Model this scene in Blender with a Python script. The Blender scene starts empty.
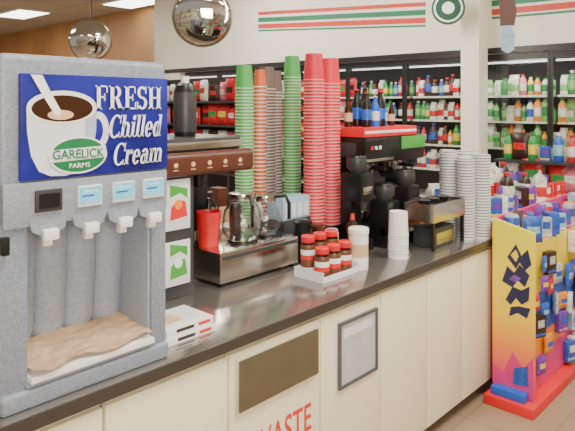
import bpy, bmesh, math, random
from mathutils import Vector, Matrix, noise
random.seed(11)
COL = bpy.context.scene.collection

# ------------------------------------------------------------------ materials
def mat(name, col, rough=0.5, metal=0.0, var=0.06, scale=12.0, emit=0.0, trans=0.0, spec=0.5, bump=0.0):
    m = bpy.data.materials.new(name); m.use_nodes = True
    nt = m.node_tree; b = nt.nodes["Principled BSDF"]
    c = tuple(col) + (1.0,)
    tc = nt.nodes.new("ShaderNodeTexCoord"); nz = nt.nodes.new("ShaderNodeTexNoise")
    nz.inputs["Scale"].default_value = scale; nz.inputs["Detail"].default_value = 3
    nt.links.new(tc.outputs["Object"], nz.inputs["Vector"])
    rp = nt.nodes.new("ShaderNodeValToRGB")
    rp.color_ramp.elements[0].position = 0.3; rp.color_ramp.elements[1].position = 0.7
    rp.color_ramp.elements[0].color = tuple(max(0, x*(1-var)) for x in col) + (1,)
    rp.color_ramp.elements[1].color = tuple(min(1, x*(1+var)) for x in col) + (1,)
    nt.links.new(nz.outputs["Fac"], rp.inputs["Fac"])
    nt.links.new(rp.outputs["Color"], b.inputs["Base Color"])
    b.inputs["Roughness"].default_value = rough
    b.inputs["Metallic"].default_value = metal
    b.inputs["Transmission Weight"].default_value = trans
    b.inputs["Specular IOR Level"].default_value = spec
    if emit > 0:
        b.inputs["Emission Color"].default_value = c
        b.inputs["Emission Strength"].default_value = emit
    if bump > 0:
        bp = nt.nodes.new("ShaderNodeBump"); bp.inputs["Strength"].default_value = bump
        nt.links.new(nz.outputs["Fac"], bp.inputs["Height"]); nt.links.new(bp.outputs["Normal"], b.inputs["Normal"])
    return m

def speckle(name, c1, c2, scale, rough, spec=0.5):
    m = mat(name, c1, rough, spec=spec)
    nt = m.node_tree; rp = [n for n in nt.nodes if n.type == 'VALTORGB'][0]
    nz = [n for n in nt.nodes if n.type == 'TEX_NOISE'][0]
    nz.inputs["Scale"].default_value = scale; nz.inputs["Detail"].default_value = 6
    rp.color_ramp.elements[0].position = 0.38; rp.color_ramp.elements[0].color = c2 + (1,)
    rp.color_ramp.elements[1].position = 0.60; rp.color_ramp.elements[1].color = c1 + (1,)
    return m

def tile_mat(name, c1, c2, mortar, w, msize, rough, offset=0.0):
    m = mat(name, c1, rough); nt = m.node_tree; b = nt.nodes["Principled BSDF"]
    br = nt.nodes.new("ShaderNodeTexBrick"); tc = [n for n in nt.nodes if n.type == 'TEX_COORD'][0]
    nt.links.new(tc.outputs["Object"], br.inputs["Vector"])
    br.offset = offset
    br.inputs["Color1"].default_value = c1 + (1,); br.inputs["Color2"].default_value = c2 + (1,)
    br.inputs["Mortar"].default_value = mortar + (1,)
    br.inputs["Scale"].default_value = 1.0; br.inputs["Brick Width"].default_value = w
    br.inputs["Row Height"].default_value = w; br.inputs["Mortar Size"].default_value = msize
    nt.links.new(br.outputs["Color"], b.inputs["Base Color"])
    return m

def ramp_z(name, stops, rough=0.5):
    m = mat(name, (1, 1, 1), rough); nt = m.node_tree; b = nt.nodes["Principled BSDF"]
    tc = [n for n in nt.nodes if n.type == 'TEX_COORD'][0]
    sp = nt.nodes.new("ShaderNodeSeparateXYZ"); rp = nt.nodes.new("ShaderNodeValToRGB")
    nt.links.new(tc.outputs["Generated"], sp.inputs[0]); nt.links.new(sp.outputs["Z"], rp.inputs["Fac"])
    while len(rp.color_ramp.elements) < len(stops): rp.color_ramp.elements.new(0.5)
    for e, (p, c) in zip(rp.color_ramp.elements, stops):
        e.position = p; e.color = c + (1,)
    nt.links.new(rp.outputs["Color"], b.inputs["Base Color"])
    return m

M = {}
M['cream'] = mat("cream_laminate", (0.90, 0.82, 0.60), 0.35, var=0.02)
M['cream2'] = mat("cream_body", (0.68, 0.61, 0.45), 0.5, var=0.02)
M['seam'] = mat("dark_seam", (0.06, 0.05, 0.04), 0.6)
M['kick'] = mat("dark_plinth", (0.08, 0.065, 0.055), 0.5)
M['top'] = mat("worktop_metal_laminate", (0.36, 0.335, 0.315), 0.15, metal=0.75, var=0.10, scale=3)
M['edge'] = mat("worktop_edge", (0.05, 0.04, 0.035), 0.3)
M['gray'] = speckle("speckled_gray_plastic", (0.265, 0.295, 0.36), (0.19, 0.215, 0.275), 170, 0.4)
M['gray2'] = speckle("speckled_gray_plastic_panel", (0.30, 0.325, 0.385), (0.23, 0.255, 0.31), 170, 0.4)
M['gray3'] = speckle("speckled_pale_gray_recess", (0.37, 0.41, 0.49), (0.31, 0.345, 0.42), 90, 0.35)
M['sign'] = mat("deep_blue_print", (0.014, 0.016, 0.23), 0.3, var=0.5, scale=6)
M['white'] = mat("white_plastic", (0.88, 0.87, 0.84), 0.35, var=0.02)
M['offwhite'] = mat("offwhite_print", (0.74, 0.75, 0.80), 0.4, var=0.03)
M['mugshade'] = mat("mug_shading_print", (0.42, 0.46, 0.60), 0.4, var=0.03)
M['coffee'] = mat("coffee_brown", (0.04, 0.014, 0.006), 0.2)
M['green'] = mat("logo_green", (0.01, 0.17, 0.06), 0.4)
M['cyan'] = mat("cyan_label", (0.16, 0.62, 0.85), 0.4, var=0.15, scale=40, emit=0.1)
M['black'] = mat("black_plastic", (0.010, 0.010, 0.011), 0.3)
M['dark'] = mat("dark_gray_plastic", (0.04, 0.04, 0.043), 0.4)
M['chrome'] = mat("brushed_steel", (0.70, 0.65, 0.58), 0.2, metal=1.0, var=0.05)
M['bsteel'] = mat("bronze_steel", (0.19, 0.165, 0.11), 0.35, metal=0.6, var=0.06)
M['mirror'] = mat("mirror_silver", (0.75, 0.74, 0.72), 0.03, metal=1.0, var=0.0)
M['brown'] = mat("hood_brown", (0.10, 0.030, 0.018), 0.35, var=0.1)
M['tan'] = mat("tan_print", (0.70, 0.45, 0.28), 0.5)
M['red'] = mat("bright_red", (0.72, 0.02, 0.025), 0.4)
M['redtext'] = mat("red_lettering", (0.75, 0.05, 0.02), 0.5)
M['paper'] = mat("brown_paper", (0.52, 0.35, 0.21), 0.8, var=0.10, scale=20, bump=0.25)
M['blue'] = mat("blue_plastic", (0.02, 0.12, 0.60), 0.4)
M['ltblue'] = mat("light_blue_plastic", (0.36, 0.52, 0.68), 0.4, var=0.15)
M['lime'] = mat("lime_green", (0.07, 0.36, 0.05), 0.4)
M['gcup'] = mat("green_cup_paper", (0.08, 0.45, 0.09), 0.45)
M['rcup'] = mat("red_cup_paper", (0.72, 0.02, 0.05), 0.45)
M['ocup'] = mat("orange_red_cup_paper", (0.70, 0.13, 0.04), 0.45)
M['bcup'] = mat("gray_brown_cup_paper", (0.15, 0.105, 0.09), 0.45)
M['rimw'] = mat("cup_rim_cream", (0.74, 0.74, 0.66), 0.45)
M['rimg'] = mat("cup_rim_pale_green", (0.55, 0.68, 0.48), 0.45)
M['rimb'] = mat("cup_rim_gray", (0.55, 0.52, 0.48), 0.45)
M['rimp'] = mat("cup_rim_pink", (0.75, 0.30, 0.28), 0.45)
M['lid'] = mat("pale_gray_lid", (0.78, 0.78, 0.77), 0.3, var=0.04)
M['lidd'] = mat("lid_groove_gray", (0.22, 0.23, 0.25), 0.4, var=0.05)
M['glass'] = mat("clear_glass", (0.95, 0.97, 0.97), 0.03, var=0.0, trans=1.0)
M['shaker'] = mat("spice_powder", (0.14, 0.05, 0.02), 0.4, var=0.2, scale=60)
M['yellow'] = mat("yellow_card", (0.90, 0.68, 0.03), 0.4)
M['orange'] = mat("orange_card", (0.90, 0.28, 0.02), 0.4)
M['magenta'] = mat("magenta_card", (0.70, 0.04, 0.22), 0.4)
M['ink'] = mat("dark_blue_ink", (0.015, 0.015, 0.08), 0.4)
M['wood'] = mat("wood_panel", (0.50, 0.265, 0.11), 0.45, var=0.18, scale=1.2)
M['wallw'] = mat("cream_white_wall_paint", (0.90, 0.86, 0.76), 0.6, var=0.02)
M['pillar'] = mat("cream_pillar_paint", (0.92, 0.87, 0.75), 0.6, var=0.02)
M['ceil'] = tile_mat("ceiling_tile", (0.50, 0.49, 0.46), (0.47, 0.46, 0.43), (0.32, 0.32, 0.30), 1.2, 0.02, 0.8)
M['floor'] = tile_mat("floor_tile", (0.34, 0.25, 0.165), (0.32, 0.235, 0.155), (0.27, 0.195, 0.13), 0.4, 0.005, 0.2)
M['lamp'] = mat("fluorescent_panel", (1, 1, 0.97), 0.5, var=0.0, emit=6.0)
M['cool'] = mat("cooler_light", (1, 1, 0.98), 0.5, var=0.0, emit=1.5)
M['caseb'] = mat("cooler_inside", (0.025, 0.028, 0.026), 0.6)
M['frame'] = mat("cooler_frame_dark", (0.02, 0.02, 0.022), 0.35)
M['shelfw'] = mat("cooler_shelf", (0.30, 0.31, 0.29), 0.4)
M['sgreen'] = mat("stripe_green", (0.02, 0.20, 0.10), 0.5)
M['dgreen'] = mat("emblem_dark_green", (0.005, 0.07, 0.035), 0.5)
M['sred'] = mat("stripe_red", (0.66, 0.06, 0.04), 0.5)
M['pane'] = mat("notice_sheet", (0.50, 0.52, 0.52), 0.3)
M['fgray'] = mat("notice_frame_gray", (0.11, 0.12, 0.14), 0.35, metal=0.3)
M['disp'] = ramp_z("display_card_print", [(0.0, (0.80, 0.03, 0.16)), (0.14, (0.88, 0.10, 0.15)), (0.28, (0.95, 0.30, 0.05)), (0.46, (0.95, 0.62, 0.03)), (1.0, (0.90, 0.84, 0.03))])
def glasspane():
    m = bpy.data.materials.new("cooler_door_glass"); m.use_nodes = True; nt = m.node_tree
    for n in list(nt.nodes): nt.nodes.remove(n)
    o = nt.nodes.new("ShaderNodeOutputMaterial"); mx = nt.nodes.new("ShaderNodeMixShader")
    t = nt.nodes.new("ShaderNodeBsdfTransparent"); g = nt.nodes.new("ShaderNodeBsdfGlossy")
    g.inputs["Roughness"].default_value = 0.05; mx.inputs[0].default_value = 0.04
    nt.links.new(t.outputs[0], mx.inputs[1]); nt.links.new(g.outputs[0], mx.inputs[2]); nt.links.new(mx.outputs[0], o.inputs[0])
    return m
M['dglass'] = glasspane()

# ------------------------------------------------------------------ mesh builder
class MB:
    def __init__(s, T=None): s.v = []; s.f = []; s.mi = []; s.mats = []; s.T = T
    def m(s, mt):
        if isinstance(mt, str): mt = M[mt]
        if mt not in s.mats: s.mats.append(mt)
        return s.mats.index(mt)
    def raw(s, vs, fs, mt):
        k = len(s.v)
        for p in vs:
            p = Vector(p); s.v.append(s.T @ p if s.T else p)
        for i, f in enumerate(fs):
            s.f.append([k + j for j in f]); s.mi.append(s.m(mt[i] if isinstance(mt, list) else mt))
        return s
    def box(s, x0, x1, y0, y1, z0, z1, mt, bev=0.0, seg=2):
        bm = bmesh.new(); bmesh.ops.create_cube(bm, size=1.0)
        for v in bm.verts:
            v.co = Vector(((x0+x1)/2 + v.co.x*(x1-x0), (y0+y1)/2 + v.co.y*(y1-y0), (z0+z1)/2 + v.co.z*(z1-z0)))
        if bev > 0: bmesh.ops.bevel(bm, geom=bm.edges[:], offset=bev, segments=seg, affect='EDGES', profile=0.6)
        bm.verts.index_update()
        s.raw([v.co.copy() for v in bm.verts], [[v.index for v in f.verts] for f in bm.faces], mt); bm.free(); return s
    def lathe(s, cx, cy, cz, prof, mt, n=20):
        vs = []; fs = []; ms = []
        for (r, z) in prof:
            for i in range(n):
                a = 2*math.pi*i/n; vs.append((cx + r*math.cos(a), cy + r*math.sin(a), cz + z))
        for k in range(len(prof)-1):
            for i in range(n):
                j = (i+1) % n; fs.append([k*n+i, k*n+j, (k+1)*n+j, (k+1)*n+i]); ms.append(mt[k] if isinstance(mt, list) else mt)
        return s.raw(vs, fs, ms)
    def tube(s, pts, r, mt, n=8):
        vs = []; fs = []; pts = [Vector(p) for p in pts]
        for k, p in enumerate(pts):
            d = (pts[min(k+1, len(pts)-1)] - pts[max(k-1, 0)]).normalized()
            u = d.cross(Vector((0, 0, 1)))
            if u.length < 1e-3: u = d.cross(Vector((1, 0, 0)))
            u.normalize(); w = d.cross(u)
            for i in range(n):
                a = 2*math.pi*i/n; vs.append(p + u*r*math.cos(a) + w*r*math.sin(a))
        for k in range(len(pts)-1):
            for i in range(n):
                j = (i+1) % n; fs.append([k*n+i, k*n+j, (k+1)*n+j, (k+1)*n+i])
        fs.append(list(range(n))); fs.append([(len(pts)-1)*n+i for i in range(n)])
        return s.raw(vs, fs, mt)
    def poly(s, pts, mt, o=(0, 0, 0), R=(1, 0, 0), U=(0, 0, 1), d=0.0, lift=0.0):
        R = Vector(R); U = Vector(U); N = R.cross(U); o = Vector(o) + N*lift
        n = len(pts); vs = [o + R*p[0] + U*p[1] + N*d for p in pts]
        if d <= 0: return s.raw(vs, [list(range(n))], mt)
        vs += [o + R*p[0] + U*p[1] for p in pts]
        fs = [list(range(n)), [n+i for i in reversed(range(n))]] + [[i, n+i, n+(i+1) % n, (i+1) % n] for i in range(n)]
        return s.raw(vs, fs, mt)
    def text(s, body, mt, x0, x1, z0, z1, o=(0, 0, 0), R=(1, 0, 0), U=(0, 0, 1), shear=0.0, bold=0.0, ext=0.0008, lift=0.0):
        cu = bpy.data.curves.new("tmp", 'FONT'); cu.body = body; cu.size = 1; cu.shear = shear; cu.offset = bold; cu.resolution_u = 4
        ob = bpy.data.objects.new("tmp", cu); COL.objects.link(ob)
        dg = bpy.context.evaluated_depsgraph_get(); me = ob.evaluated_get(dg).to_mesh()
        vs = [v.co.copy() for v in me.vertices]; fs = [list(p.vertices) for p in me.polygons]
        a0 = min(v.x for v in vs); a1 = max(v.x for v in vs); b0 = min(v.y for v in vs); b1 = max(v.y for v in vs)
        R = Vector(R); U = Vector(U); N = R.cross(U); o = Vector(o)
        out = [o + R*(x0 + (v.x-a0)/(a1-a0)*(x1-x0)) + U*(z0 + (v.y-b0)/(b1-b0)*(z1-z0)) + N*(lift+ext) for v in vs]
        s.raw(out, fs, mt)
        bpy.data.objects.remove(ob); bpy.data.curves.remove(cu); return s
    def serif(s, body, mt, x0, x1, z0, z1, o, lift=0.0, shear=0.0, gap=0.09):
        """thick/thin serif lettering; z0..z1 is the cap height"""
        W = 0.19; quads = []
        def rect(a, c, d, e): quads.append([(a, c), (d, c), (d, e), (a, e)])
        def stem(x, a, b, sb=True, st=True):
            rect(x, a, x+W, b)
            if sb: rect(x-0.07, a, x+W+0.07, a+0.06)
            if st: rect(x-0.09, b-0.06, x+W*0.6, b)
        def arc(cx, cz, rx, rz, a0, a1, w=W, t=0.07, n=16):
            for i in range(n):
                p = []
                for k in (i, i+1):
                    a = math.radians(a0+(a1-a0)*k/n); p.append((math.cos(a), math.sin(a)))
                quads.append([(cx+rx*p[0][0], cz+rz*p[0][1]), (cx+rx*p[1][0], cz+rz*p[1][1]), (cx+(rx-w)*p[1][0], cz+(rz-t)*p[1][1]), (cx+(rx-w)*p[0][0], cz+(rz-t)*p[0][1])])
        x = 0; polys = []
        for ch in body:
            quads = []
            if ch == 'C': arc(.45, .5, .45, .52, 48, 312, .21); rect(.72, .62, .78, 1.0); rect(.72, .02, .78, .25); w = .80
            elif ch == 'h': stem(.07, 0, 1); arc(.37, .42, .27, .27, 0, 170, W, .09); rect(.64-W, 0, .64, .43); rect(.64-W-.07, 0, .71, .06); w = .70
            elif ch == 'i': stem(.07, 0, .68); quads.append(ell(.165, .87, .12, .12, 12)); w = .32
            elif ch == 'l': stem(.07, 0, 1); w = .32
            elif ch == 'e': arc(.29, .33, .29, .36, 0, 325, W, .07); rect(.12, .31, .56, .38); w = .58
            elif ch == 'd': arc(.27, .33, .27, .36, 0, 360, W, .07); rect(.40, 0, .59, 1); rect(.30, .94, .5, 1); rect(.5, 0, .67, .06); w = .66
            elif ch == 'r': stem(.07, 0, .68); quads.append(ell(.46, .58, .11, .11, 12)); arc(.42, .42, .20, .27, 60, 170, .07, .09); w = .54
            elif ch == 'a': arc(.25, .21, .25, .24, 0, 360, W-.02, .06); rect(.37, 0, .56, .5); rect(.5, 0, .64, .06); arc(.30, .47, .26, .23, 0, 165, W, .07); w = .62
            elif ch == 'm':
                stem(.07, 0, .68)
                for q in (0.37, .75):
                    arc(q, .42, .27, .27, 0, 170, W, .09); rect(q+.27-W, 0, q+.27, .43); rect(q+.27-W-.06, 0, q+.33, .06)
                w = 1.08
            elif ch in 'FE':
                rect(.08, 0, .08+.21, 1); rect(0, 0, .37, .06); rect(0, .94, .70, 1); rect(.63, .70, .70, 1); rect(.29, .48, .54, .55); rect(.49, .36, .55, .66); w = .72
                if ch == 'E': rect(0, 0, .72, .07); rect(.66, 0, .73, .30)
            elif ch == 'R':
                rect(.08, 0, .29, 1); rect(0, 0, .37, .06); rect(0, .94, .4, 1); arc(.38, .735, .33, .265, -90, 90, .20, .065); rect(.28, .47, .4, .535); rect(.28, .935, .4, 1)
                quads.append([(.34, .50), (.55, .50), (.82, 0), (.58, 0)]); rect(.58, 0, .88, .06); w = .84
            elif ch == 'S':
                arc(.33, .735, .30, .275, 35, 270, .17, .09); arc(.33, .27, .32, .28, -150, 90, .18, .09); rect(.53, .68, .60, 1.0); rect(.0, 0, .07, .33)
                quads.append([(.30, .46), (.36, .46), (.36, .56), (.30, .56)]); w = .66
            elif ch == 'H':
                for q in (.08, .58): rect(q, 0, q+.21, 1); rect(q-.08, 0, q+.29, .06); rect(q-.08, .94, q+.29, 1)
                rect(.28, .47, .6, .54); w = .88
            for q in quads: polys.append([(a+x+shear*b, b) for a, b in q])
            x += w + gap
        xs = [p[0] for q in polys for p in q]; a0, a1 = min(xs), max(xs)
        for q in polys:
            s.poly([(x0+(a-a0)/(a1-a0)*(x1-x0), z0+b*(z1-z0)) for a, b in q], mt, o=o, lift=lift)
        return s
    def mesh(s, name, origin=(0, 0, 0)):
        me = bpy.data.meshes.new(name); o = Vector(origin)
        me.from_pydata([v - o for v in s.v], [], s.f)
        for mt in s.mats: me.materials.append(mt)
        for p, i in zip(me.polygons, s.mi): p.material_index = i; p.use_smooth = True
        bm = bmesh.new(); bm.from_mesh(me)
        bmesh.ops.recalc_face_normals(bm, faces=bm.faces[:])
        bm.to_mesh(me); bm.free()
        me.set_sharp_from_angle(angle=math.radians(38)); me.update()
        return me
    def part(s, name, parent, label=None, origin=None):
        loc = world_loc(parent)
        ob = bpy.data.objects.new(name, s.mesh(name, loc)); COL.objects.link(ob); ob.parent = parent
        if label: ob["label"] = label
        return ob
    def top(s, name, label, category, loc, group=None):
        ob = bpy.data.objects.new(name, s.mesh(name, loc)); COL.objects.link(ob); ob.location = loc
        ob["label"] = label; ob["category"] = category
        if group: ob["group"] = group
        return ob
    def struct(s, name):
        ob = bpy.data.objects.new(name, s.mesh(name)); COL.objects.link(ob); ob["kind"] = "structure"; return ob

def world_loc(ob):
    l = Vector((0, 0, 0))
    while ob: l += ob.location; ob = ob.parent
    return l
def thing(name, label, category, loc, group=None):
    e = bpy.data.objects.new(name, None); COL.objects.link(e); e.location = loc; e.empty_display_size = 0.05
    e["label"] = label; e["category"] = category
    if group: e["group"] = group
    return e
def ell(cx, cz, rx, rz, n=28, a0=0, a1=2*math.pi):
    full = abs(a1-a0-2*math.pi) < 1e-6
    k = n if full else n+1
    return [(cx+rx*math.cos(a0+(a1-a0)*i/n), cz+rz*math.sin(a0+(a1-a0)*i/n)) for i in range(k)]

# ------------------------------------------------------------------ room
MB().box(-5, 5.0, -4.5, 18, -0.1, 0, 'floor').struct("floor")
MB().box(-5, 5.0, -4.5, 18, 3.6, 3.7, 'ceil').struct("ceiling")
MB().box(3.4, 3.5, 7.15, 18, 0, 3.6, 'wood').struct("wall_back")
MB().box(-5, 5, 17.9, 18, 0, 3.6, 'wood').struct("wall_left")
MB().box(-5, 5, -4.6, -4.5, 0, 3.6, 'wallw').struct("wall_aisle")
MB().box(2.6, 2.75, -4.5, 7.15, 2.2, 3.6, 'wallw').struct("wall_header")
MB().box(2.6, 3.5, 6.45, 7.15, 0, 2.2, 'wallw').struct("wall_side")
MB().box(3.5, 3.6, -4.5, 7.15, 0, 2.2, 'wallw').struct("wall_cooler")
MB().box(2.585, 2.6, -1.2, 7.0, 2.2, 2.26, 'frame').struct("trim_1")
k = 2
for (t0, t1, rise, dz) in ((1.95, 4.62, 0.17, -0.06), (-1.5, 1.18, 0.04, -0.09)):
    for (z0, z1, mm) in ((2.84, 2.885, 'sred'), (2.74, 2.80, 'sgreen'), (2.65, 2.71, 'sred'), (2.61, 2.63, 'sgreen')):
        MB().poly([(-t1, z0+rise+dz), (-t0, z0+dz), (-t0, z1+dz), (-t1, z1+rise+dz)], mm, o=(2.6, 0, 0), R=(0, -1, 0), d=0.006).struct("trim_%d" % k); k += 1
MB().box(2.28, 2.48, 1.17, 1.37, 0, 3.6, 'pillar', 0.01).struct("wall_pillar")

for (x, y) in ((2.1, 11.2), (2.9, 8.2), (0.2, 8.5), (-0.5, 13), (-2.5, -1.0), (-0.5, -1.4), (-1.3, 2.8), (1.5, -1.6), (1.3, 4.2), (-3.3, 4)):
    e = thing("ceiling_light", "recessed fluorescent troffer glowing in the ceiling", "ceiling light", (x, y, 3.57), "ceiling lights")
    MB().box(x-0.35, x+0.35, y-0.65, y+0.65, 3.575, 3.6, 'white').part("frame", e)
    MB().box(x-0.3, x+0.3, y-0.6, y+0.6, 3.565, 3.575, 'lamp').part("diffuser", e)

# ------------------------------------------------------------------ counter
units = [-3.45, -2.99, -2.53, -2.074, -1.596, -1.18, -0.778, -0.406, -0.02]
for i in range(len(units)-1):
    a, b = units[i], units[i+1]
    lab = "cream laminate base cabinet with flat door under the worktop"
    if i == 3: lab = "cream laminate waste cabinet with metal flap and red lettering"
    if i == 4: lab = "cream laminate base cabinet with framed gray notice"
    e = thing("cabinet", lab, "cabinet", ((a+b)/2, 0.5, 0), "counter base cabinets")
    MB().box(a+0.001, b-0.001, 0.045, 1.0, 0.08, 0.858, 'seam').box(a+0.001, b-0.001, 0.10, 1.0, 0, 0.08, 'kick').part("body", e)
    g = 0.005
    MB().box(a+g, b-g, 0.020, 0.045, 0.085, 0.838, 'cream', 0.002).part("door", e)
    MB().box(a+g, b-g, 0.03, 0.045, 0.843, 0.858, 'cream2').part("top_rail", e)
    if i == 3:
        MB().box(a+0.03, b-0.025, 0.010, 0.020, 0.632, 0.82, 'cream2', 0.003).part("flap_frame", e)
        MB().box(a+0.036, b-0.030, 0.002, 0.010, 0.64, 0.812, 'bsteel', 0.003).part("waste_flap", e, "brown bronze metal push flap")
        t = MB(); t.text("WASTE", 'redtext', a+0.10, b-0.055, 0.43, 0.535, o=(0, 0.020, 0), bold=0.012)
        t.part("lettering", e, "red letters reading WASTE")
    if i == 4:
        x0, x1, z0, z1 = -1.488, -1.215, 0.52, 0.79; fw = 0.013
        f = MB()
        f.box(x0, x1, 0.008, 0.020, z0, z0+fw, 'fgray').box(x0, x1, 0.008, 0.020, z1-fw, z1, 'fgray')
        f.box(x0, x0+fw, 0.008, 0.020, z0+fw, z1-fw, 'fgray').box(x1-fw, x1, 0.008, 0.020, z0+fw, z1-fw, 'fgray')
        f.part("notice_frame", e, "thin dark gray frame")
        f = MB().box(x0+fw, x1-fw, 0.014, 0.020, z0+fw, z1-fw, 'pane')
        f.box(x0+0.035, x1-0.035, 0.0135, 0.014, z1-0.07, z1-0.035, 'offwhite')
        f.part("notice_sheet", e)
e = thing("worktop", "long gray-brown glossy metallic worktop across the cabinets", "counter top", (-1.73, 0.5, 0.86))
MB().box(-3.45, 0.0, 0.006, 1.10, 0.861, 0.90, 'top', 0.003).part("surface", e)
MB().box(-3.45, 0.0, 0.0, 0.006, 0.862, 0.898, 'edge').part("edge_strip", e)

# ------------------------------------------------------------------ cream dispenser
X0, X1 = -2.80, -2.30
e = thing("cream_dispenser", "large speckled gray chilled cream dispenser on the worktop", "drink dispenser", (-2.55, 0.33, 0.90))
b = MB()
b.box(X0, X1, 0.30, 0.66, 0.935, 1.79, 'gray', 0.015)
b.box(X0, X1, 0.05, 0.302, 1.37, 1.80, 'gray', 0.02, 3)
b.box(X0, X0+0.075, 0.05, 0.302, 0.935, 1.38, 'gray', 0.012)
b.box(X1-0.055, X1, 0.05, 0.302, 0.935, 1.38, 'gray', 0.012)
b.box(X0, X1, 0.035, 0.66, 0.90, 0.95, 'gray', 0.014, 3)
b.part("housing", e)
vs = []; fs = []; N = 72; xa, xb = X0+0.073, X1-0.053
for j, (z, yo) in enumerate(((0.952, 0.238), (1.03, 0.215), (1.16, 0.200), (1.368, 0.192))):
    for i in range(N+1):
        f_ = i/N; rib = abs(math.sin(f_*math.pi*4))**0.6
        vs.append((xa+(xb-xa)*f_, yo - 0.028*rib + 0.014, z))
for j in range(3):
    for i in range(N): q = j*(N+1)+i; fs.append([q, q+1, q+N+2, q+N+1])
MB().raw(vs, fs, 'gray3').part("back_panel", e, "smooth gray fluted recess back")
MB().box(X1-0.062, X1-0.054, 0.06, 0.24, 0.955, 1.365, 'gray3', 0.002).part("side_liner", e)
MB().box(X0+0.005, X1-0.005, 0.038, 0.055, 1.36, 1.475, 'gray2', 0.008).part("control_panel", e)
cx = [-2.68, -2.565, -2.46, -2.36]
for q, c in enumerate(cx):
    b = MB().box(c-0.036, c+0.036, 0.030, 0.040, 1.395, 1.452, 'dark' if q < 1 else 'offwhite', 0.003)
    if q >= 1:
        b.box(c-0.032, c+0.032, 0.028, 0.030, 1.405, 1.448, 'cyan')
        b.box(c-0.022, c+0.022, 0.0275, 0.028, 1.434, 1.439, 'offwhite').box(c-0.026, c+0.010, 0.0275, 0.028, 1.422, 1.427, 'blue')
    else: b.box(c-0.027, c+0.027, 0.028, 0.030, 1.405, 1.442, 'black')
    b.part("selection_button", e, "cyan drink label button" if q >= 1 else "dark display button")
for q, c in enumerate(cx):
    MB().poly([(c-0.050, 1.375), (c-0.044, 1.348), (c-0.022, 1.335), (c+0.022, 1.335), (c+0.044, 1.348), (c+0.050, 1.375)], 'gray2', o=(0, 0.10, 0), d=0.066).part("nozzle_cover", e)
    MB().box(c-0.021, c+0.021, 0.016, 0.036, 1.322, 1.352, 'white', 0.006).box(c-0.012, c+0.012, 0.036, 0.056, 1.305, 1.337, 'white', 0.003).part("dispense_tab", e, "white push tab")
MB().box(X0+0.002, X0+0.02, 0.03, 0.05, 1.30, 1.345, 'black', 0.003).part("latch", e, "small black latch")
sg = MB(); sx = -2.746
sg.box(-2.752, -2.306, 0.036, 0.052, 1.478, 1.75, 'sign', 0.003)
o = (sx, 0.036, 0); L = 0.0005
body = [(0.008, 1.662), (0.010, 1.60), (0.020, 1.540), (0.040, 1.500), (0.070, 1.486), (0.110, 1.483), (0.150, 1.490), (0.178, 1.512), (0.192, 1.55), (0.200, 1.60), (0.202, 1.662)]
hand_o = ell(0.205, 1.600, 0.036, 0.052, 20, -math.pi/2, math.pi/2); hand_i = ell(0.200, 1.600, 0.022, 0.034, 20, -math.pi/2, math.pi/2)
sg.poly([(0.188, 1.548)] + hand_o + [(0.196, 1.652)] + [(0.198, 1.634)] + hand_i[::-1] + [(0.190, 1.566)], 'offwhite', o=o, lift=L)
sg.poly(body, 'offwhite', o=o, lift=2*L)
sg.poly([(0.165, 1.662), (0.168, 1.60), (0.160, 1.53), (0.145, 1.489), (0.178, 1.512), (0.192, 1.55), (0.200, 1.60), (0.202, 1.662)], 'mugshade', o=o, lift=3*L)
sg.poly(ell(0.105, 1.664, 0.097, 0.044), 'white', o=o, lift=4*L)
sg.poly(ell(0.105, 1.661, 0.085, 0.035), 'coffee', o=o, lift=5*L)
sg.poly(ell(0.098, 1.644, 0.036, 0.013), 'tan', o=o, lift=6*L)
sg.poly([(0.018, 1.747), (0.048, 1.747), (0.072, 1.70), (0.100, 1.652), (0.092, 1.640), (0.080, 1.647), (0.052, 1.690)], 'white', o=o, lift=7*L)
sg.poly(ell(0.148, 1.536, 0.084, 0.050), 'white', o=o, lift=8*L)
sg.poly(ell(0.148, 1.536, 0.079, 0.045), 'green', o=o, lift=9*L)
sg.poly([(0.068, 1.520), (0.228, 1.526), (0.228, 1.558), (0.068, 1.552)], 'offwhite', o=o, lift=10*L)
sg.text("GARELICK", 'green', 0.074, 0.222, 1.527, 1.552, o=o, bold=0.02, lift=11*L)
sg.text("FARMS", 'white', 0.120, 0.180, 1.502, 1.515, o=o, bold=0.01, lift=10*L)
sg.serif("FRESH", 'white', 0.196, 0.412, 1.658, 1.724, o, lift=12*L, gap=0.07)
sg.serif("Chilled", 'white', 0.238, 0.416, 1.578, 1.642, o, lift=12*L, shear=0.25, gap=0.05)
sg.serif("Cream", 'white', 0.252, 0.414, 1.500, 1.562, o, lift=12*L, shear=0.25, gap=0.05)
sg.part("sign_panel", e, "deep blue panel reading FRESH Chilled Cream with mug")
MB().box(X0+0.065, X1-0.045, 0.04, 0.235, 0.951, 0.962, 'gray2', 0.003).part("drip_tray", e)
MB().box(-2.728, -2.358, 0.028, 0.215, 0.963, 0.980, 'white', 0.003).top("tray_liner", "white foam liner lying on the drip tray", "tray liner", (-2.56, 0.14, 0.963))
vs = []; fs = []; nx, ny = 48, 24
for j in range(ny+1):
    for i in range(nx+1):
        x = -2.722 + 0.360*i/nx; y = 0.030 + 0.185*j/ny
        n1 = noise.noise(Vector((x*9, y*9, 0.3))); n2 = abs(noise.noise(Vector((x*22, y*26, 2)))); n3 = abs(noise.noise(Vector((x*50, y*50, 5))))
        yy = y + 0.035*noise.noise(Vector((x*11, 5, 1)))*max(0, 1-j/ny*1.6)
        vs.append((x, yy, 0.990 + 0.008*n1 + 0.010*n2 + 0.003*n3 + 0.02*(j/ny)**2))
for j in range(ny):
    for i in range(nx): q = j*(nx+1)+i; fs.append([q, q+1, q+nx+2, q+nx+1])
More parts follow.
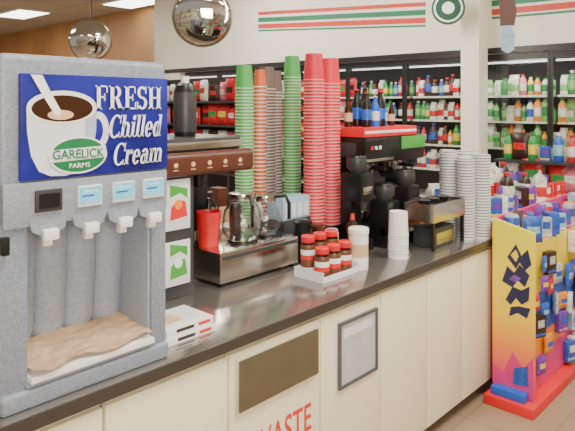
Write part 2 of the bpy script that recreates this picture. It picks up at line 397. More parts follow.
ob = MB().raw(vs, fs, 'paper').top("paper_sheet", "crumpled brown paper sheet on the dispenser tray", "paper", (-2.56, 0.14, 0.983))
for p_ in ob.data.polygons: p_.use_smooth = False
md = ob.modifiers.new("s", 'SOLIDIFY'); md.thickness = 0.002

# ------------------------------------------------------------------ hot drink machine + warmer
e = thing("hot_drink_machine", "cappuccino machine with brown hood and white picture panels", "drink machine", (-1.9, 0.63, 0.90))
b = MB().box(-2.16, -1.86, 0.47, 0.90, 0.90, 1.385, 'dark', 0.006)
b.box(-1.86, -1.56, 0.74, 0.90, 1.08, 1.385, 'black', 0.006)
b.part("body", e)
b = MB().box(-2.19, -1.55, 0.43, 0.90, 1.385, 1.480, 'brown', 0.025, 3)
for q in range(5):
    x = -1.98+q*0.085
    b.poly(ell(x, 1.434, 0.011, 0.010, 12), 'tan', o=(0, 0.43, 0), lift=0.001)
    b.box(x-0.012, x+0.012, 0.4285, 0.43, 1.412, 1.416, 'tan')
b.part("hood", e, "reddish brown hood with small tan emblems")
MB().box(-2.17, -1.60, 0.47, 0.88, 1.480, 1.535, 'dark', 0.012).box(-2.17, -1.60, 0.46, 0.47, 1.49, 1.52, 'chrome', 0.003).part("top_cover", e, "dark metal cover")
for (z0, z1) in ((1.175, 1.375), (0.955, 1.13)):
    b = MB().box(-2.13, -1.885, 0.462, 0.47, z0, z1, 'offwhite', 0.002)
    zc = (z0+z1)/2
    b.poly([(-1.985, zc+0.03), (-1.935, zc+0.045), (-1.90, zc+0.02), (-1.90, zc+0.06), (-1.985, zc+0.08)], 'lime', o=(0, 0.462, 0), lift=0.0005)
    b.poly([(-1.985, zc-0.06), (-1.90, zc-0.05), (-1.91, zc+0.01), (-1.95, zc+0.02), (-1.98, zc-0.01)], 'red' if z0 > 1.1 else 'lime', o=(0, 0.462, 0), lift=0.001)
    b.poly(ell(-1.945, zc, 0.02, 0.02, 12), 'orange' if z0 > 1.1 else 'white', o=(0, 0.462, 0), lift=0.0015)
    b.part("picture_panel", e)
for x in (-1.8, -1.68):
    MB().lathe(x, 0.66, 1.30, [(0.0, 0), (0.02, 0), (0.035, 0.04), (0.035, 0.09), (0, 0.09)], 'black', 14).part("nozzle", e)
MB().lathe(-1.79, 0.62, 1.535, [(0, 0), (0.045, 0), (0.05, 0.02), (0.05, 0.19), (0.04, 0.22), (0.018, 0.23), (0.018, 0.26), (0, 0.26)], ['black', 'black', 'dark', 'black', 'black', 'white', 'white'], 18).top(
    "syrup_bottle", "tall black pump bottle standing on the drink machine", "bottle", (-1.79, 0.62, 1.535))

e = thing("coffee_warmer", "low stainless steel coffee warmer base on the worktop", "coffee warmer", (-1.5, 0.62, 0.90))
MB().box(-1.745, -1.25, 0.44, 0.73, 0.915, 1.045, 'chrome', 0.008).part("body", e)
for (x, y) in ((-1.72, 0.46), (-1.27, 0.46), (-1.72, 0.7), (-1.27, 0.7)): MB().box(x-0.015, x+0.015, y-0.015, y+0.015, 0.90, 0.915, 'black').part("foot", e)
MB().box(-1.73, -1.265, 0.435, 0.44, 1.015, 1.03, 'dark').part("trim_strip", e)
for x in (-1.515, -1.345): MB().lathe(x, 0.55, 1.045, [(0, 0.012), (0.068, 0.012), (0.072, 0)], 'black', 20).part("warming_plate", e)
def pot(x, y, z, ang, label, fill=True, k=1.0):
    p = thing("coffee_pot", label, "coffee pot", (x, y, z), "glass coffee pots")
    prof = [(0, 0), (0.056, 0), (0.072, 0.03), (0.074, 0.06), (0.064, 0.10), (0.046, 0.13), (0.043, 0.15)]
    prof = [(r_*k, z_*k) for r_, z_ in prof]
    inner = [(max(0, r_-0.0025), max(0.003, z_)) for r_, z_ in prof[::-1]]
    MB().lathe(x, y, z, prof + inner, 'glass', 24).part("carafe", p)
    if fill: MB().lathe(x, y, z+0.005, [(0, 0), (0.051*k, 0), (0.066*k, 0.026*k), (0.068*k, 0.045*k), (0, 0.045*k)], 'coffee', 24).part("coffee", p)
    MB().lathe(x, y, z+0.15*k, [(0.048*k, -0.012), (0.050*k, 0.0), (0.048*k, 0.014), (0.03*k, 0.018), (0, 0.018)], 'black' if fill else 'chrome', 20).part("collar", p)
    c, s_ = math.cos(ang), math.sin(ang)
    MB().tube([(x+c*0.045*k, y+s_*0.045*k, z+0.155*k), (x+c*0.09*k, y+s_*0.09*k, z+0.16*k), (x+c*0.105*k, y+s_*0.105*k, z+0.13*k), (x+c*0.105*k, y+s_*0.105*k, z+0.06*k)], 0.009, 'black').part("handle", p)
pot(-1.515, 0.55, 1.058, -2.0, "large empty clear glass coffee pot with steel collar", False, 1.3)
pot(-1.345, 0.57, 1.058, -1.0, "round glass coffee pot with black handle on the warmer", False, 1.1)
MB().lathe(-1.675, 0.60, 1.045, [(0, 0), (0.042, 0), (0.046, 0.01), (0.058, 0.15), (0.054, 0.152), (0.042, 0.012), (0, 0.012)], 'red', 18).top("red_tub", "red plastic tub on the coffee warmer", "tub", (-1.675, 0.60, 1.045))
MB().lathe(-1.59, 0.70, 1.045, [(0, 0), (0.022, 0), (0.024, 0.12), (0.012, 0.15), (0.012, 0.19), (0, 0.19)], ['black', 'tan', 'black', 'black', 'red'], 16).top("flavor_bottle", "small dark flavor bottle with tan label on the warmer", "bottle", (-1.59, 0.70, 1.045))
MB().lathe(-1.43, 0.695, 1.045, [(0, 0), (0.03, 0), (0.034, 0.13), (0.026, 0.15), (0, 0.15)], ['dark', 'brown', 'dark', 'dark'], 16).top("flavor_canister", "brown flavor canister at the rear of the warmer", "canister", (-1.43, 0.695, 1.045))
MB().lathe(-1.285, 0.69, 1.045, [(0, 0), (0.03, 0), (0.03, 0.10), (0.012, 0.14), (0.012, 0.18), (0, 0.18)], ['rimw', 'rimw', 'rimw', 'red', 'red'], 16).top("creamer_bottle", "pale creamer bottle with red cap on the warmer", "bottle", (-1.285, 0.69, 1.045))
MB().lathe(-1.46, 0.90, 0.90, [(0, 0), (0.07, 0), (0.072, 0.01), (0.072, 0.26), (0.05, 0.30), (0.05, 0.33), (0, 0.33)], ['black', 'black', 'chrome', 'black', 'black', 'black'], 20).top("airpot", "steel airpot with black top standing behind the warmer", "thermos", (-1.46, 0.90, 0.90))
MB().lathe(-1.30, 0.86, 0.90, [(0, 0), (0.055, 0), (0.085, 0.14), (0.080, 0.145), (0.05, 0.02), (0, 0.02)], 'rimw', 24).top("filter_stack", "stack of off-white paper coffee filters behind the warmer", "coffee filters", (-1.30, 0.86, 0.90))
MB().box(-1.28, -1.215, 0.99, 1.07, 0.90, 1.22, 'brown', 0.003).box(-1.275, -1.22, 0.989, 0.99, 1.0, 1.12, 'tan').top("tea_box", "brown upright box with tan label behind the warmer", "box", (-1.25, 1.03, 0.90))
MB().lathe(-1.60, 0.96, 0.90, [(0, 0), (0.04, 0), (0.045, 0.25), (0, 0.25)], 'dark', 16).top("dark_tumbler", "dark tumbler standing behind the warmer", "tumbler", (-1.60, 0.96, 0.90))

for q in range(2):
    z = 0.90+q*0.026
    b = MB().box(-2.27+q*0.012, -2.065, 0.10+q*0.006, 0.27, z, z+0.025, 'white', 0.002)
    b.box(-2.22, -2.15, 0.0985+q*0.006, 0.10+q*0.006, z+0.008, z+0.018, 'dark').box(-2.13, -2.08, 0.0985+q*0.006, 0.10+q*0.006, z+0.008, z+0.018, 'red')
    if q: b.box(-2.24, -2.10, 0.13, 0.24, z+0.025, z+0.0256, 'offwhite').box(-2.22, -2.16, 0.15, 0.22, z+0.0256, z+0.026, 'tan')
    b.top("flat_carton", "flat closed white printed carton lying on the worktop", "carton", (-2.16, 0.18, z), "flat cartons beside the dispenser")

# ------------------------------------------------------------------ spice shaker rack
e = thing("shaker_rack", "clear white tiered rack holding spice shakers", "rack", (-1.27, 0.24, 0.90))
b = MB().box(-1.395, -1.145, 0.17, 0.34, 0.90, 0.906, 'white', 0.002)
b.box(-1.395, -1.145, 0.166, 0.170, 0.90, 0.925, 'offwhite').box(-1.395, -1.145, 0.255, 0.335, 0.906, 0.945, 'white', 0.002)
b.box(-1.399, -1.395, 0.166, 0.335, 0.90, 0.945, 'offwhite').box(-1.145, -1.141, 0.166, 0.335, 0.90, 0.945, 'offwhite')
b.part("tray", e)
sh = MB().lathe(0, 0, 0, [(0, 0), (0.030, 0), (0.034, 0.004), (0.034, 0.035), (0.034, 0.055), (0.034, 0.078), (0.034, 0.10), (0.027, 0.11)], ['shaker', 'shaker', 'shaker', 'red', 'white', 'shaker', 'glass'], 18).mesh("shaker_glass")
cp = MB().lathe(0, 0, 0.11, [(0.031, 0), (0.032, 0.003), (0.032, 0.024), (0.028, 0.028), (0, 0.028)], 'red', 18).mesh("shaker_cap")
for r_, (y, z) in enumerate(((0.212, 0.906), (0.293, 0.945))):
    for q in range(3):
        x = -1.352+q*0.082
        p = thing("spice_shaker", "dark spice shaker with red cap and label in the rack", "spice shaker", (x, y, z), "spice shakers in the rack")
        a = bpy.data.objects.new("jar", sh); COL.objects.link(a); a.parent = p
        a = bpy.data.objects.new("cap", cp); COL.objects.link(a); a.parent = p; a["label"] = "red plastic cap"
p = thing("creamer_canister", "white creamer canister with tan label on the worktop", "canister", (-1.095, 0.20, 0.90))
MB().lathe(-1.095, 0.20, 0.90, [(0, 0), (0.044, 0), (0.046, 0.005), (0.046, 0.06), (0.046, 0.12), (0.046, 0.165)], ['white', 'white', 'white', 'tan', 'white'], 22).part("body", p)
MB().lathe(-1.095, 0.20, 0.90, [(0.046, 0.165), (0.049, 0.167), (0.049, 0.188), (0.044, 0.193), (0, 0.193)], 'white', 22).part("screw_cap", p)

# ------------------------------------------------------------------ cups
def cupmesh(name, body, rim, rr=0.051, rb=0.042, h=0.13):
    m = MB(); m.lathe(0, 0, 0, [(rr-0.002, 0.004), (rr-0.002, 0), (rr+0.002, 0), (rr+0.002, 0.0055), (rr, 0.007), (rb+(rr-rb)*0.25, h*0.75), (rb, h), (rb-0.004, h), (rb-0.005, h-0.008), (0, h-0.008)],
            [rim, rim, rim, rim, body, body, body, body, body], 20)
    return m.mesh(name)
cm = {'g': cupmesh("green_cup", 'gcup', 'rimg'), 'r': cupmesh("red_cup", 'rcup', 'rimp', 0.057, 0.046, 0.145), 'o': cupmesh("orange_cup", 'ocup', 'rimw', 0.036, 0.030, 0.10),
      'b': cupmesh("brown_cup", 'bcup', 'rimb'), 'w': cupmesh("white_cup", 'white', 'offwhite', 0.050, 0.046, 0.12)}
cn = {'g': 'green', 'r': 'red', 'b': 'gray-brown', 'w': 'white', 'o': 'orange-red'}
def stack(kind, x, y, z0, ztop, dz=0.018, h=0.13):
    n = max(1, int((ztop-z0-h)/dz)+1); first = None
    for i in range(n):
        if first is None:
            ob = bpy.data.objects.new("paper_cup", cm[kind]); first = ob
            ob["label"] = "%s paper cup upside down in a tall nested stack" % cn[kind]; ob["category"] = "cup"; ob["group"] = "nested %s cups" % cn[kind]
        else: ob = first.copy()
        ob.location = (x + random.uniform(-.0015, .0015), y + random.uniform(-.0015, .0015), z0+i*dz); COL.objects.link(ob)
e = thing("cup_rack", "black low rack carrying the tall cup stacks", "cup rack", (-0.78, 0.95, 0.90))
MB().box(-1.18, -0.66, 0.87, 1.04, 0.90, 1.02, 'black', 0.008).box(-0.99, -0.71, 0.56, 0.69, 0.90, 1.01, 'black', 0.008).box(-0.9, -0.8, 0.68, 0.88, 0.90, 0.94, 'black').part("base", e)
for x in (-1.17, -1.04, -0.93, -0.82, -0.69): MB().tube([(x, 1.035, 1.02), (x, 1.035, 1.5)], 0.005, 'dark').part("guide_rod", e)
stack('g', -1.125, 0.95, 1.02, 1.905); stack('o', -1.035, 0.92, 1.02, 1.88, dz=0.022, h=.10); stack('b', -0.95, 0.95, 1.02, 1.90); stack('b', -0.855, 0.985, 1.02, 1.88); stack('g', -0.755, 0.93, 1.02, 1.965)
stack('r', -0.915, 0.625, 1.01, 1.955, h=0.145); stack('r', -0.778, 0.625, 1.01, 1.93, h=0.145)
stack('w', -0.79, 0.175, 0.90, 1.135, dz=0.014, h=0.12)

lid = MB().lathe(0, 0, 0, [(0.046, 0.001), (0.0520, 0), (0.0525, 0.009), (0.0485, 0.0095), (0.0485, 0.0165), (0.042, 0.0165), (0, 0.0165)], ['lid', 'lid', 'lid', 'lidd', 'lid', 'lid'], 20).mesh("lid")
first = None
for (x, y, n) in ((-0.060, 0.070, 29), (-0.060, 0.176, 30), (-0.060, 0.282, 30), (-0.152, 0.229, 30), (-0.152, 0.123, 28)):
    for i in range(n):
        if first is None:
            ob = bpy.data.objects.new("drink_cover", lid); first = ob
            ob["label"] = "pale gray plastic drink lid in a tall stack"; ob["category"] = "cup lid"; ob["group"] = "stacked cup lids"
        else: ob = first.copy()
        ob.location = (x+random.uniform(-.0015, .0015), y+random.uniform(-.0015, .0015), 0.90+i*0.0166); COL.objects.link(ob)

p = thing("thermal_pitcher", "black thermal pitcher with handle on the worktop", "pitcher", (-1.17, 0.48, 0.90))
MB().lathe(-1.17, 0.48, 0.90, [(0, 0), (0.048, 0), (0.050, 0.01), (0.045, 0.12), (0.042, 0.165), (0.045, 0.195), (0.03, 0.205), (0, 0.205)], 'black', 20).part("body", p)
MB().tube([(-1.17, 0.44, 1.08), (-1.17, 0.405, 1.07), (-1.17, 0.40, 1.0), (-1.17, 0.433, 0.96)], 0.008, 'black').part("handle", p)
MB().box(-1.21, -1.0, 0.575, 0.70, 0.90, 1.085, 'dark', 0.006).box(-1.20, -1.01, 0.573, 0.575, 0.95, 1.0, 'chrome').top("storage_box", "dark gray plastic box under the pale blue box", "box", (-1.10, 0.64, 0.90))
b = MB().box(-1.21, -1.0, 0.58, 0.70, 1.085, 1.20, 'ltblue', 0.01)
for q in range(4): b.box(-1.195+q*0.048, -1.165+q*0.048, 0.577, 0.58, 1.10, 1.17, 'offwhite')
b.top("pale_blue_box", "pale blue box with white stripes at the cup stacks", "box", (-1.10, 0.64, 1.085))
MB().lathe(-0.97, 0.46, 0.90, [(0, 0), (0.035, 0), (0.037, 0.11), (0.030, 0.13), (0, 0.13)], ['white', 'tan', 'white', 'white'], 18).top("sugar_jar", "white sugar jar with tan band on the worktop", "jar", (-0.97, 0.46, 0.90))
MB().lathe(-0.90, 0.38, 0.90, [(0, 0), (0.030, 0), (0.032, 0.15), (0.012, 0.18), (0.010, 0.21), (0, 0.21)], ['coffee', 'coffee', 'coffee', 'red', 'red'], 16).top("cocoa_bottle", "dark brown syrup bottle with red cap on the worktop", "bottle", (-0.90, 0.38, 0.90))
MB().lathe(-1.04, 0.50, 0.90, [(0, 0), (0.03, 0), (0.034, 0.16), (0, 0.16)], 'brown', 16).top("sleeve_stack", "nested brown cup sleeves standing on the worktop", "cup sleeves", (-1.04, 0.50, 0.90))

# ------------------------------------------------------------------ second brewer group
e = thing("coffee_brewer", "black and steel double coffee brewer on the worktop", "coffee brewer", (-0.4, 0.6, 0.90))
MB().box(-0.68, -0.08, 0.46, 0.84, 0.90, 0.985, 'black', 0.008).box(-0.67, -0.10, 0.455, 0.46, 0.92, 0.965, 'chrome', 0.002).part("base", e)
MB().box(-0.68, -0.08, 0.72, 0.84, 0.985, 1.36, 'black', 0.008).part("column", e)
MB().box(-0.70, -0.06, 0.44, 0.84, 1.34, 1.49, 'black', 0.02).box(-0.69, -0.42, 0.436, 0.44, 1.355, 1.37, 'chrome').box(-0.705, -0.70, 0.50, 0.78, 1.38, 1.46, 'dark', 0.002).part("head", e)
MB().box(-0.34, -0.075, 0.43, 0.44, 1.41, 1.485, 'lime', 0.003).part("front_panel", e, "green front panel")
for x in (-0.64, -0.60, -0.56): MB().box(x-0.01, x+0.01, 0.433, 0.44, 1.42, 1.44, 'red' if x < -.62 else 'offwhite', 0.002).part("switch", e)
for x in (-0.55, -0.25):
    MB().lathe(x, 0.58, 1.23, [(0, 0), (0.05, 0), (0.07, 0.03), (0.078, 0.11), (0, 0.11)], ['dark', 'dark', 'chrome', 'dark'], 18).part("filter_basket", e)
    MB().tube([(x, 0.51, 1.31), (x, 0.41, 1.31)], 0.012, 'black').part("basket_handle", e)
    MB().lathe(x, 0.58, 0.985, [(0, 0.01), (0.075, 0.01), (0.08, 0)], 'black', 18).part("warming_plate", e)
    pot(x, 0.58, 0.995, -1.6, "glass coffee pot half filled with coffee on the brewer")
def grinder(xa, xb, ya, yb, zt, lab):
    xm, ym = (xa+xb)/2, (ya+yb)/2
    p = thing("coffee_grinder", lab, "grinder", (xm, ym, 0.90), "coffee grinders")
    MB().box(xa, xb, ya, yb, 0.90, 0.96, 'black', 0.008).box(xa+0.01, xb-0.01, (ya+yb)/2, yb, 0.96, zt-0.16, 'black', 0.006).part("base", p)
    MB().box(xa, xb, ya, yb, zt-0.24, zt-0.09, 'black', 0.012).box(xa+0.015, xb-0.015, ya-0.003, ya, zt-0.20, zt-0.16, 'chrome', 0.001).part("grinding_head", p)
    MB().lathe(xm, ya+0.03, zt-0.29, [(0, 0), (0.018, 0), (0.026, 0.05), (0, 0.05)], 'dark', 14).part("spout", p)
    r = min(xb-xa, yb-ya)/2*0.95
    MB().lathe(xm, ym, zt-0.09, [(0.0, 0), (r*.7, 0), (r, 0.03), (r, 0.08), (r*.9, 0.09), (0, 0.09)], ['dark', 'dark', 'dark', 'black', 'black'], 18).part("hopper", p)
grinder(-0.85, -0.735, 0.36, 0.50, 1.40, "tall black coffee grinder with bean hopper beside red cups")
grinder(-0.68, -0.56, 0.31, 0.43, 1.24, "short black coffee grinder with steel strip behind condiment tray")
grinder(-0.47, -0.34, 0.31, 0.43, 1.30, "black coffee grinder with dark hopper behind condiment tray")
MB().box(-0.70, -0.14, 0.45, 0.68, 1.49, 1.545, 'red', 0.004).box(-0.69, -0.15, 0.448, 0.45, 1.51, 1.525, 'white').top("red_tray", "flat red tray with white band on the coffee brewer", "tray", (-0.42, 0.56, 1.49))
def sbm(c): return MB().lathe(0, 0, 0, [(0, 0), (0.028, 0), (0.030, 0.01), (0.030, 0.04), (0.030, 0.10), (0.028, 0.13), (0.014, 0.165), (0.012, 0.19), (0.014, 0.195), (0, 0.20)], c, 16).mesh("syrup")
sb = [sbm(['black', 'black', 'black', 'blue', 'black', 'black', 'black', 'red', 'red']), sbm(['coffee', 'coffee', 'coffee', 'tan', 'coffee', 'coffee', 'coffee', 'black', 'black']), sbm(['blue', 'blue', 'blue', 'offwhite', 'blue', 'blue', 'blue', 'white', 'white'])]
sl = ["black syrup bottle with blue label on the red tray", "dark brown syrup bottle with tan label on the red tray", "blue syrup bottle with white label on the red tray"]
for i, (q, x, y, k_) in enumerate(((0, -0.56, 0.53, 1), (2, -0.49, 0.52, .9), (0, -0.42, 0.53, 1.05), (1, -0.64, 0.60, .8), (0, -0.53, 0.62, 1.1), (1, -0.45, 0.62, 1.15), (2, -0.36, 0.55, .8), (1, -0.27, 0.55, .7))):
    ob = bpy.data.objects.new("syrup_bottle", sb[q]); COL.objects.link(ob); ob.location = (x, y, 1.545); ob.scale = (k_, k_, k_); ob["label"] = sl[q]; ob["category"] = "bottle"; ob["group"] = "syrup bottles on the red tray"

# condiment stand
e = thing("condiment_stand", "low stainless steel condiment tray on black legs", "condiment tray", (-0.43, 0.2, 0.90))
b = MB()
x0, x1, y0, y1 = -0.58, -0.225, 0.09, 0.27
b.box(x0, x1, y0, y1, 1.05, 1.06, 'chrome').box(x0, x1, y0, y0+0.006, 1.06, 1.145, 'chrome').box(x0, x1, y1-0.006, y1, 1.06, 1.145, 'chrome')
b.box(x0, x0+0.006, y0+0.006, y1-0.006, 1.06, 1.145, 'chrome').box(x1-0.006, x1, y0+0.006, y1-0.006, 1.06, 1.145, 'chrome')
b.part("tray", e)
MB().box(x0+0.01, x1-0.01, y0+0.01, y1-0.01, 1.062, 1.135, 'black', 0.004).part("insert", e, "black plastic insert")
for (x, y) in ((x0+0.012, y0+0.012), (x1-0.012, y0+0.012), (x0+0.012, y1-0.012), (x1-0.012, y1-0.012)):
    MB().box(x-0.008, x+0.008, y-0.008, y+0.008, 0.90, 1.05, 'black').part("leg", e)
b = MB().box(-0.52, -0.30, 0.12, 0.25, 0.90, 1.01, 'dark', 0.006).box(-0.50, -0.32, 0.118, 0.12, 0.92, 0.98, 'chrome')
b.top("sweetener_box", "dark sweetener packet box beneath the condiment tray", "box", (-0.41, 0.19, 0.90))
for i in range(3):
    MB().lathe(-0.52+i*0.10, 0.18, 1.135, [(0, 0), (0.030, 0), (0.034, 0.022), (0, 0.024)], ['dark', 'black', 'dark'], 14).top(
        "condiment_cup", "small dark condiment cup on the steel tray", "cup", (-0.52+i*0.10, 0.18, 1.135), "condiment cups")

# ------------------------------------------------------------------ products
def cmat(name, c):
    if name not in M: M[name] = mat(name, c, 0.35, var=0.3, scale=40)
    return name
pal = {'p_orange': (0.72, 0.25, 0.03), 'p_green': (0.03, 0.26, 0.06), 'p_white': (0.72, 0.73, 0.64), 'p_yellow': (0.72, 0.58, 0.07), 'p_red': (0.56, 0.02, 0.025), 'p_purple': (0.16, 0.05, 0.35),
       'p_blue': (0.03, 0.10, 0.45), 'p_cola': (0.04, 0.014, 0.01), 'p_aqua': (0.25, 0.50, 0.60), 'p_pink': (0.70, 0.18, 0.25), 'p_lgreen': (0.22, 0.52, 0.14), 'p_silver': (0.45, 0.45, 0.48)}
for k_, c_ in pal.items(): cmat(k_, c_)
def bottle(name, liq, lab, cap, r=0.038, h=0.225):
    return MB().lathe(0, 0, 0, [(0, 0), (r*0.85, 0), (r, 0.01), (r, h*0.22), (r*1.01, h*0.23), (r*1.01, h*0.58), (r, h*0.59), (r*0.97, h*0.72), (r*0.5, h*0.88), (r*0.42, h*0.90), (r*0.5, h*0.905), (r*0.5, h), (0, h)],
                      [liq, liq, liq, lab, lab, lab, liq, liq, liq, cap, cap, cap], 14).mesh(name)
def can(name, c1, c2, r=0.033, h=0.13):
    return MB().lathe(0, 0, 0, [(0, 0), (r*0.8, 0), (r, 0.01), (r, h*0.35), (r, h*0.65), (r, h-0.012), (r*0.8, h), (0, h)], ['p_silver', 'p_silver', c1, c2, c1, 'p_silver', 'p_silver'], 14).mesh(name)
def carton(name, c1, c2, w=0.037, h=0.225):
    b = MB().box(-w, w, -w, w, 0, h*0.78, c1); b.box(-w-0.0005, w+0.0005, -w-0.0005, w+0.0005, h*0.2, h*0.5, c2)
    b.raw([(-w, -w, h*.78), (w, -w, h*.78), (w, w, h*.78), (-w, w, h*.78), (0, -w, h*.93), (0, w, h*.93)], [[0, 1, 4], [2, 3, 5], [1, 2, 5, 4], [3, 0, 4, 5]], c1)
    b.box(-0.002, 0.002, -w, w, h*.925, h, c1); return b.mesh(name)
def bag(name, c1, c2, w=0.085, h=0.24, d=0.035):
    vs = []; fs = []; ms = []; nx, nz = 6, 8
    for side in (1, -1):
        for j in range(nz+1):
            for i in range(nx+1):
                a = i/nx*2-1; c = j/nz*2-1
                vs.append((side*d*max(0, (1-a*a))**.5*max(0, (1-c**4))**.6, a*w*(1-0.06*(1-abs(c))), (c+1)/2*h))
    for sd in range(2):
        o_ = sd*(nx+1)*(nz+1)
        for j in range(nz):
            for i in range(nx):
                q = o_+j*(nx+1)+i; fs.append([q, q+1, q+nx+2, q+nx+1]); ms.append(c2 if (3 <= j <= 4 and 1 <= i <= 4) else c1)
    return MB().raw(vs, fs, ms).mesh(name)
def pbox(name, c1, c2, c3=None, w=0.045, d=0.02, h=0.13):
    b = MB().box(-d, d, -w, w, 0, h, c1, 0.002).box(-d-0.001, d+0.001, -w*0.7, w*0.5, h*0.45, h*0.8, c2)
    b.box(-d-0.001, d+0.001, -w*0.9, w*0.9, h*0.08, h*0.2, c3 or c2); return b.mesh(name)
J = "bottle"; B = "snack bag"; P = "packet"
juice = [(bottle("a", 'p_orange', 'p_white', 'p_green'), "orange juice bottle with white label", J), (bottle("b", 'p_green', 'p_lgreen', 'p_white'), "green drink bottle", J),
         (bottle("c", 'p_white', 'p_blue', 'p_blue'), "white milk bottle with blue label", J), (bottle("d", 'p_yellow', 'p_green', 'p_white'), "yellow drink bottle with green label", J),
         (bottle("e", 'p_white', 'p_green', 'p_green', 0.042, 0.19), "white milk bottle with green label", J), (carton("f", 'p_lgreen', 'p_white'), "pale green drink carton", "carton"),
         (carton("g", 'p_white', 'p_lgreen'), "white carton with green band", "carton"), (bottle("h", 'p_lgreen', 'p_green', 'p_green'), "light green bottle with dark label", J),
         (bottle("i", 'p_pink', 'p_white', 'p_red'), "pink drink bottle", J), (bottle("b2", 'p_green', 'p_green', 'p_green', 0.044, 0.17), "dark green drink bottle", J), (bottle("b3", 'p_lgreen', 'p_white', 'p_green'), "light green bottle with white label", J),
         (carton("g2", 'p_white', 'p_white', 0.042, 0.19), "plain white milk carton", "carton"), (can("n5", 'p_lgreen', 'p_green', 0.036, 0.16), "tall green drink can", "can"),
         (bottle("c3", 'p_white', 'p_lgreen', 'p_white'), "white bottle with green label", J), (bottle("d2", 'p_orange', 'p_green', 'p_orange'), "orange juice bottle with green label", J)]
soda = [(bottle("j", 'p_cola', 'p_red', 'p_red'), "cola bottle with red label", J), (bottle("k", 'p_cola', 'p_blue', 'p_blue'), "dark soda bottle with blue label", J),
        (bottle("l", 'p_green', 'p_yellow', 'p_green'), "green soda bottle with yellow label", J), (bottle("m", 'p_blue', 'p_aqua', 'p_white'), "blue drink bottle", J),
        (bottle("j2", 'p_cola', 'p_white', 'p_red', 0.042, 0.19), "dark cola bottle with white label", J), (carton("o2", 'p_white', 'p_red'), "white carton with red band", "carton"), (bottle("p", 'p_red', 'p_white', 'p_red'), "red drink bottle with white label", J)]
bags = [(bag("q", 'p_red', 'p_white'), "red snack bag with white panel", B), (bag("r", 'p_red', 'p_yellow'), "red snack bag with yellow panel", B), (bag("r2", 'p_red', 'p_cola'), "red snack bag with dark panel", B),
        (bag("s", 'p_white', 'p_red'), "white snack bag with red panel", B), (bag("t", 'p_cola', 'p_red'), "dark snack bag with red panel", B), (bag("u", 'p_pink', 'p_white'), "pink snack bag", B), (bag("u2", 'p_red', 'p_green'), "red snack bag with green panel", B)]
boxes = [(pbox("v", 'p_blue', 'p_white', 'p_aqua'), "blue candy packet with white panel", P), (pbox("x", 'p_white', 'p_blue', 'p_aqua'), "white candy packet with blue panel", P),
         (pbox("y", 'p_aqua', 'p_blue', 'p_white'), "light blue candy packet", P), (pbox("za", 'p_silver', 'p_blue', 'p_white'), "silver packet with blue panel", P),
         (pbox("zc", 'p_purple', 'p_blue', 'p_pink'), "purple candy packet with blue panel", P), (pbox("zd", 'p_blue', 'p_purple', 'p_yellow'), "blue candy packet with purple panel", P),
         (pbox("zb", 'p_cola', 'p_silver', 'p_blue'), "dark packet with silver panel", P), (pbox("w", 'p_yellow', 'p_red', 'p_blue'), "yellow candy packet with red panel", P), (pbox("z", 'p_red', 'p_white', 'p_yellow'), "red candy packet with white panel", P)]
sbags = [(bag("ca", 'p_blue', 'p_aqua', None or 0.055, 0.14, 0.018), "blue candy pouch", B), (bag("cb", 'p_silver', 'p_blue', 0.05, 0.12, 0.018), "silver candy pouch with blue panel", B),
         (bag("cc", 'p_purple', 'p_yellow', 0.05, 0.13, 0.018), "purple candy pouch", B), (bag("cd", 'p_orange', 'p_blue', 0.05, 0.12, 0.018), "orange candy pouch with blue panel", B), (bag("ce", 'p_red', 'p_yellow', 0.05, 0.13, 0.018), "red candy pouch", B)]
cans = [(can("n", 'p_red', 'p_white'), "red and white drink can", "can"), (can("o", 'p_blue', 'p_silver'), "blue and silver drink can", "can"), (can("o3", 'p_lgreen', 'p_white'), "green and white drink can", "can")]
def put(item, x, y, z, where, group, rz=0, sc=1.0, tilt=0.0):
    me, lab, cat = item
    ob = bpy.data.objects.new({"bottle": "drink_bottle", "carton": "drink_carton", "can": "drink_can", "snack bag": "snack_bag", "packet": "candy_packet"}[cat], me)
    COL.objects.link(ob); ob.location = (x, y, z); ob.rotation_euler = (tilt, 0, rz); ob.scale = (sc, sc, sc)
    ob["label"] = " ".join((lab + " " + where).split()[:12]); ob["category"] = cat; ob["group"] = group

